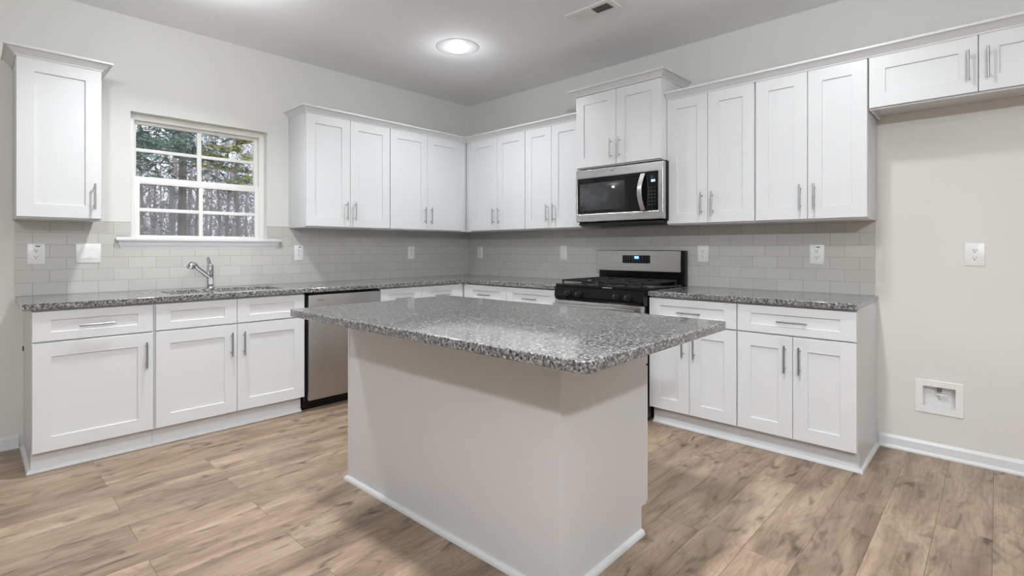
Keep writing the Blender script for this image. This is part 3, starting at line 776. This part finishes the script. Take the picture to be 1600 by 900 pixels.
# ------------------------------------------------------------------ ceiling
cl = thing('ceiling_light', 'round lit flush ceiling light above the corner of the kitchen', 'light', (-47.4, -48.0, CEIL))
MB().lathe((0, 0, 0), [(6.7, 0), (6.7, -.10), (6.5, -.22), (5.2, -.34), (3.4, -.5), (3.1, -.62), (2.9, -.5), (2.9, 0)], 56).build('trim_ring', 'trim', cl)
MB().lathe((0, 0, 0), [(2.88, -.4), (2.88, -.7), (2.5, -1.0), (1.6, -1.25), (.05, -1.35)], 40).build('lens', 'lens', cl)
lamp = area_light('lamp', (0, 0, -1.5), 5.6, 15, (0, 0, -1), WARM, 'DISK', spread=math.radians(145)); lamp.parent = cl
glow = point_light('added_glow', (0, 0, -6.0), 2.0, 2.0); glow.parent = cl  # extra point light hung free under the fixture, added to brighten the ceiling

vt = thing('ceiling_vent', 'white rectangular two-section air register in the ceiling', 'vent')
g = grid_solid([-41.75, -40.3, -36.95, -35.6], [-99.6, -98.0, -92.95, -92.25, -87.4, -85.6], lambda i, j: not (i == 1 and j in (1, 3)), CEIL - .3, CEIL)
g.build('frame', 'plate', vt, bevel=.12)
MB().box(-40.4, -36.85, -98.1, -87.3, CEIL - .045, CEIL - .015).build('duct', 'ventdark', vt)
for (y0, y1, tilt) in ((-98.0, -92.95, 1), (-92.25, -87.4, -1)):
    k = 9
    for i in range(k):
        yc = y0 + (y1 - y0) * (i + .5) / k
        ang = math.radians(42) * tilt; hw = .30 if tilt > 0 else .2
        dy, dz = hw * math.cos(ang), hw * math.sin(ang)
        zc = CEIL - .24
        MB().add([(-40.3, yc - dy, zc - dz), (-36.95, yc - dy, zc - dz), (-36.95, yc + dy, zc + dz), (-40.3, yc + dy, zc + dz),
                  (-40.3, yc - dy, zc - dz + .05), (-36.95, yc - dy, zc - dz + .05), (-36.95, yc + dy, zc + dz + .05), (-40.3, yc + dy, zc + dz + .05)],
                 [(0, 3, 2, 1), (4, 5, 6, 7), (0, 1, 5, 4), (1, 2, 6, 5), (2, 3, 7, 6), (3, 0, 4, 7)]).build('louver', 'plate', vt)

# ------------------------------------------------------------------ the woods beyond the window
rnd = random.Random(7)
GZ = -30.0
struct(MB().box(-900, 1100, 12, 1700, GZ - 10, GZ).build('ground', 'leaf_litter'))
def leaf_cloud(mb, c, rad, n, size, flat=0.6):
    for _ in range(n):
        u = Vector((rnd.gauss(0, 1), rnd.gauss(0, 1), rnd.gauss(0, 1) * flat)); u = u * (rad * .5)
        p = Vector(c) + u
        a = Vector((rnd.uniform(-1, 1), rnd.uniform(-1, 1), rnd.uniform(-.6, .6))).normalized() * size * rnd.uniform(.5, 1.3)
        b = Vector((rnd.uniform(-1, 1), rnd.uniform(-1, 1), rnd.uniform(-.6, .6))).normalized() * size * .28
        mb.add([p - a, p + b, p + a, p - b], [(0, 1, 2, 3)])
def pine(label, x, y, h, rad, first, whorls, leafmat='needles', dens=60, group='pine trees beyond the window', reach=.26, size=5.0, name='pine_tree'):
    t = thing(name, label, 'tree', (x, y, GZ), group=group)
    tr = MB(); tr.path([(0, 0, 0), (3, 1, h * .35), (-1, 2, h * .7), (2, 0, h)], [rad, rad * .8, rad * .5, 1.0], 10)
    fo = MB()
    for i in range(whorls):
        z = first + (h - first) * i / whorls
        L = (h - z) * reach + 25
        for k in range(4):
            a = rnd.uniform(0, 2 * PI); ll = L * rnd.uniform(.65, 1.1); dz = rnd.uniform(-.05, .25) * ll
            e = (math.cos(a) * ll, math.sin(a) * ll, z + dz)
            tr.path([(0, 0, z), (e[0] * .5, e[1] * .5, z + dz * .35), e], [.9, .6, .2], 5)
            for q in (.4, .6, .8, 1.0):
                leaf_cloud(fo, (e[0] * q, e[1] * q, z + dz * q + 2), ll * .22, dens // 4, size, .4)
    tr.build('trunk', 'bark', t); fo.build('foliage', leafmat, t, recalc=False)
    return t
pine('tall dark green pine nearest the window, behind its left panes', -72, 420, 520, 5.0, 140, 21, dens=120, reach=.29)
pine('dark pine just right of the tall near pine, seen past the middle glazing bar', 16, 520, 560, 5.0, 190, 16, dens=84, reach=.18)
pine('dark pine at the extreme left edge of the upper window panes', -84, 640, 620, 5.0, 200, 15, dens=110)
pine('small olive green leafy tree behind the right window panes', 40, 410, 205, 2.2, 140, 7, 'leaf_olive', dens=44, reach=.15, size=4.0, name='leafy_tree', group='leafy trees beyond the window')

def bare(seed):
    r_ = random.Random(seed); tr = MB(); tw = MB(); h = r_.uniform(300, 380)
    tr.path([(0, 0, 0), (r_.uniform(-6, 6), r_.uniform(-6, 6), h * .4), (r_.uniform(-12, 12), r_.uniform(-8, 8), h)], [4.4, 3.0, .6], 8)
    for i in range(30):
        z = r_.uniform(40, h * .95); a = r_.uniform(0, 2 * PI); L = r_.uniform(20, 55)
        e = (math.cos(a) * L, math.sin(a) * L, z + L * r_.uniform(.3, .9))
        tr.path([(0, 0, z), (e[0] * .5, e[1] * .5, z + (e[2] - z) * .4), e], [.7, .45, .15], 4)
        for q in range(8):
            f = r_.uniform(.3, 1.1); p = Vector((e[0] * f, e[1] * f, z + (e[2] - z) * f))
            d = Vector((r_.uniform(-1, 1), r_.uniform(-1, 1), r_.uniform(-.2, 1))) * r_.uniform(6, 18)
            tw.path([p, p + d], [.24, .1], 3)
            for _ in range(2):
                c = p + d * r_.uniform(.3, 1); s = 2.4
                u = Vector((r_.uniform(-s, s), r_.uniform(-s, s), r_.uniform(-s, s))); v = Vector((r_.uniform(-s, s), r_.uniform(-s, s), r_.uniform(-s, s)))
                tw.add([c - u, c + v, c + u, c - v], [(0, 1, 2, 3)])
    return tr, tw
protos = []
for i in range(22):
    y = 700 + (i % 6) * 85 + rnd.uniform(-25, 25)
    # spread across the view through the window
    f = (i * 0.381966) % 1.0
    x0_, x1_ = -152 + 30 * (y + 170) / 170, -152 + 66 * (y + 170) / 170
    x = x0_ + (x1_ - x0_) * f
    if i < 3:
        t = thing('bare_tree', 'thin grey bare tree in the woods seen through the lower window panes', 'tree', (x, y, GZ), group='bare trees in the woods')
        tr, tw = bare(40 + i)
        protos.append((t, tr.build('trunk', 'bark_grey', t), tw.build('twigs', 'twigs', t, recalc=False)))
    else:
        p = protos[i % 3]
        t = p[0].copy(); C.objects.link(t); t.location = (x * S, y * S, GZ * S); t.rotation_euler = (0, 0, i * 1.7)
        sc_ = rnd.uniform(.8, 1.1); t.scale = (sc_, sc_, sc_)
        for ch in p[1:]:
            c = ch.copy(); C.objects.link(c); c.parent = t
# brush under the trees: nobody could count its stems
br = MB()
for _ in range(4200):
    y = rnd.uniform(1180, 1500); f = rnd.uniform(-.1, 1.1)
    x = -152 + (28 + 40 * f) * (y + 170) / 170
    z = GZ + abs(rnd.gauss(0, 1)) * 110; d = Vector((rnd.uniform(-9, 9), rnd.uniform(-6, 6), rnd.uniform(2, 26)))
    p = Vector((x, y, z)); w = Vector((rnd.uniform(.8, 2.6), 0, rnd.uniform(-1, 1)))
    br.add([p - w, p + w, p + d + w * .4, p + d - w * .4], [(0, 1, 2, 3)])
o = br.build('undergrowth', 'twigs', recalc=False)
tag(o, 'grey brown brush filling the woods behind the trees outside', 'undergrowth', kind='stuff')
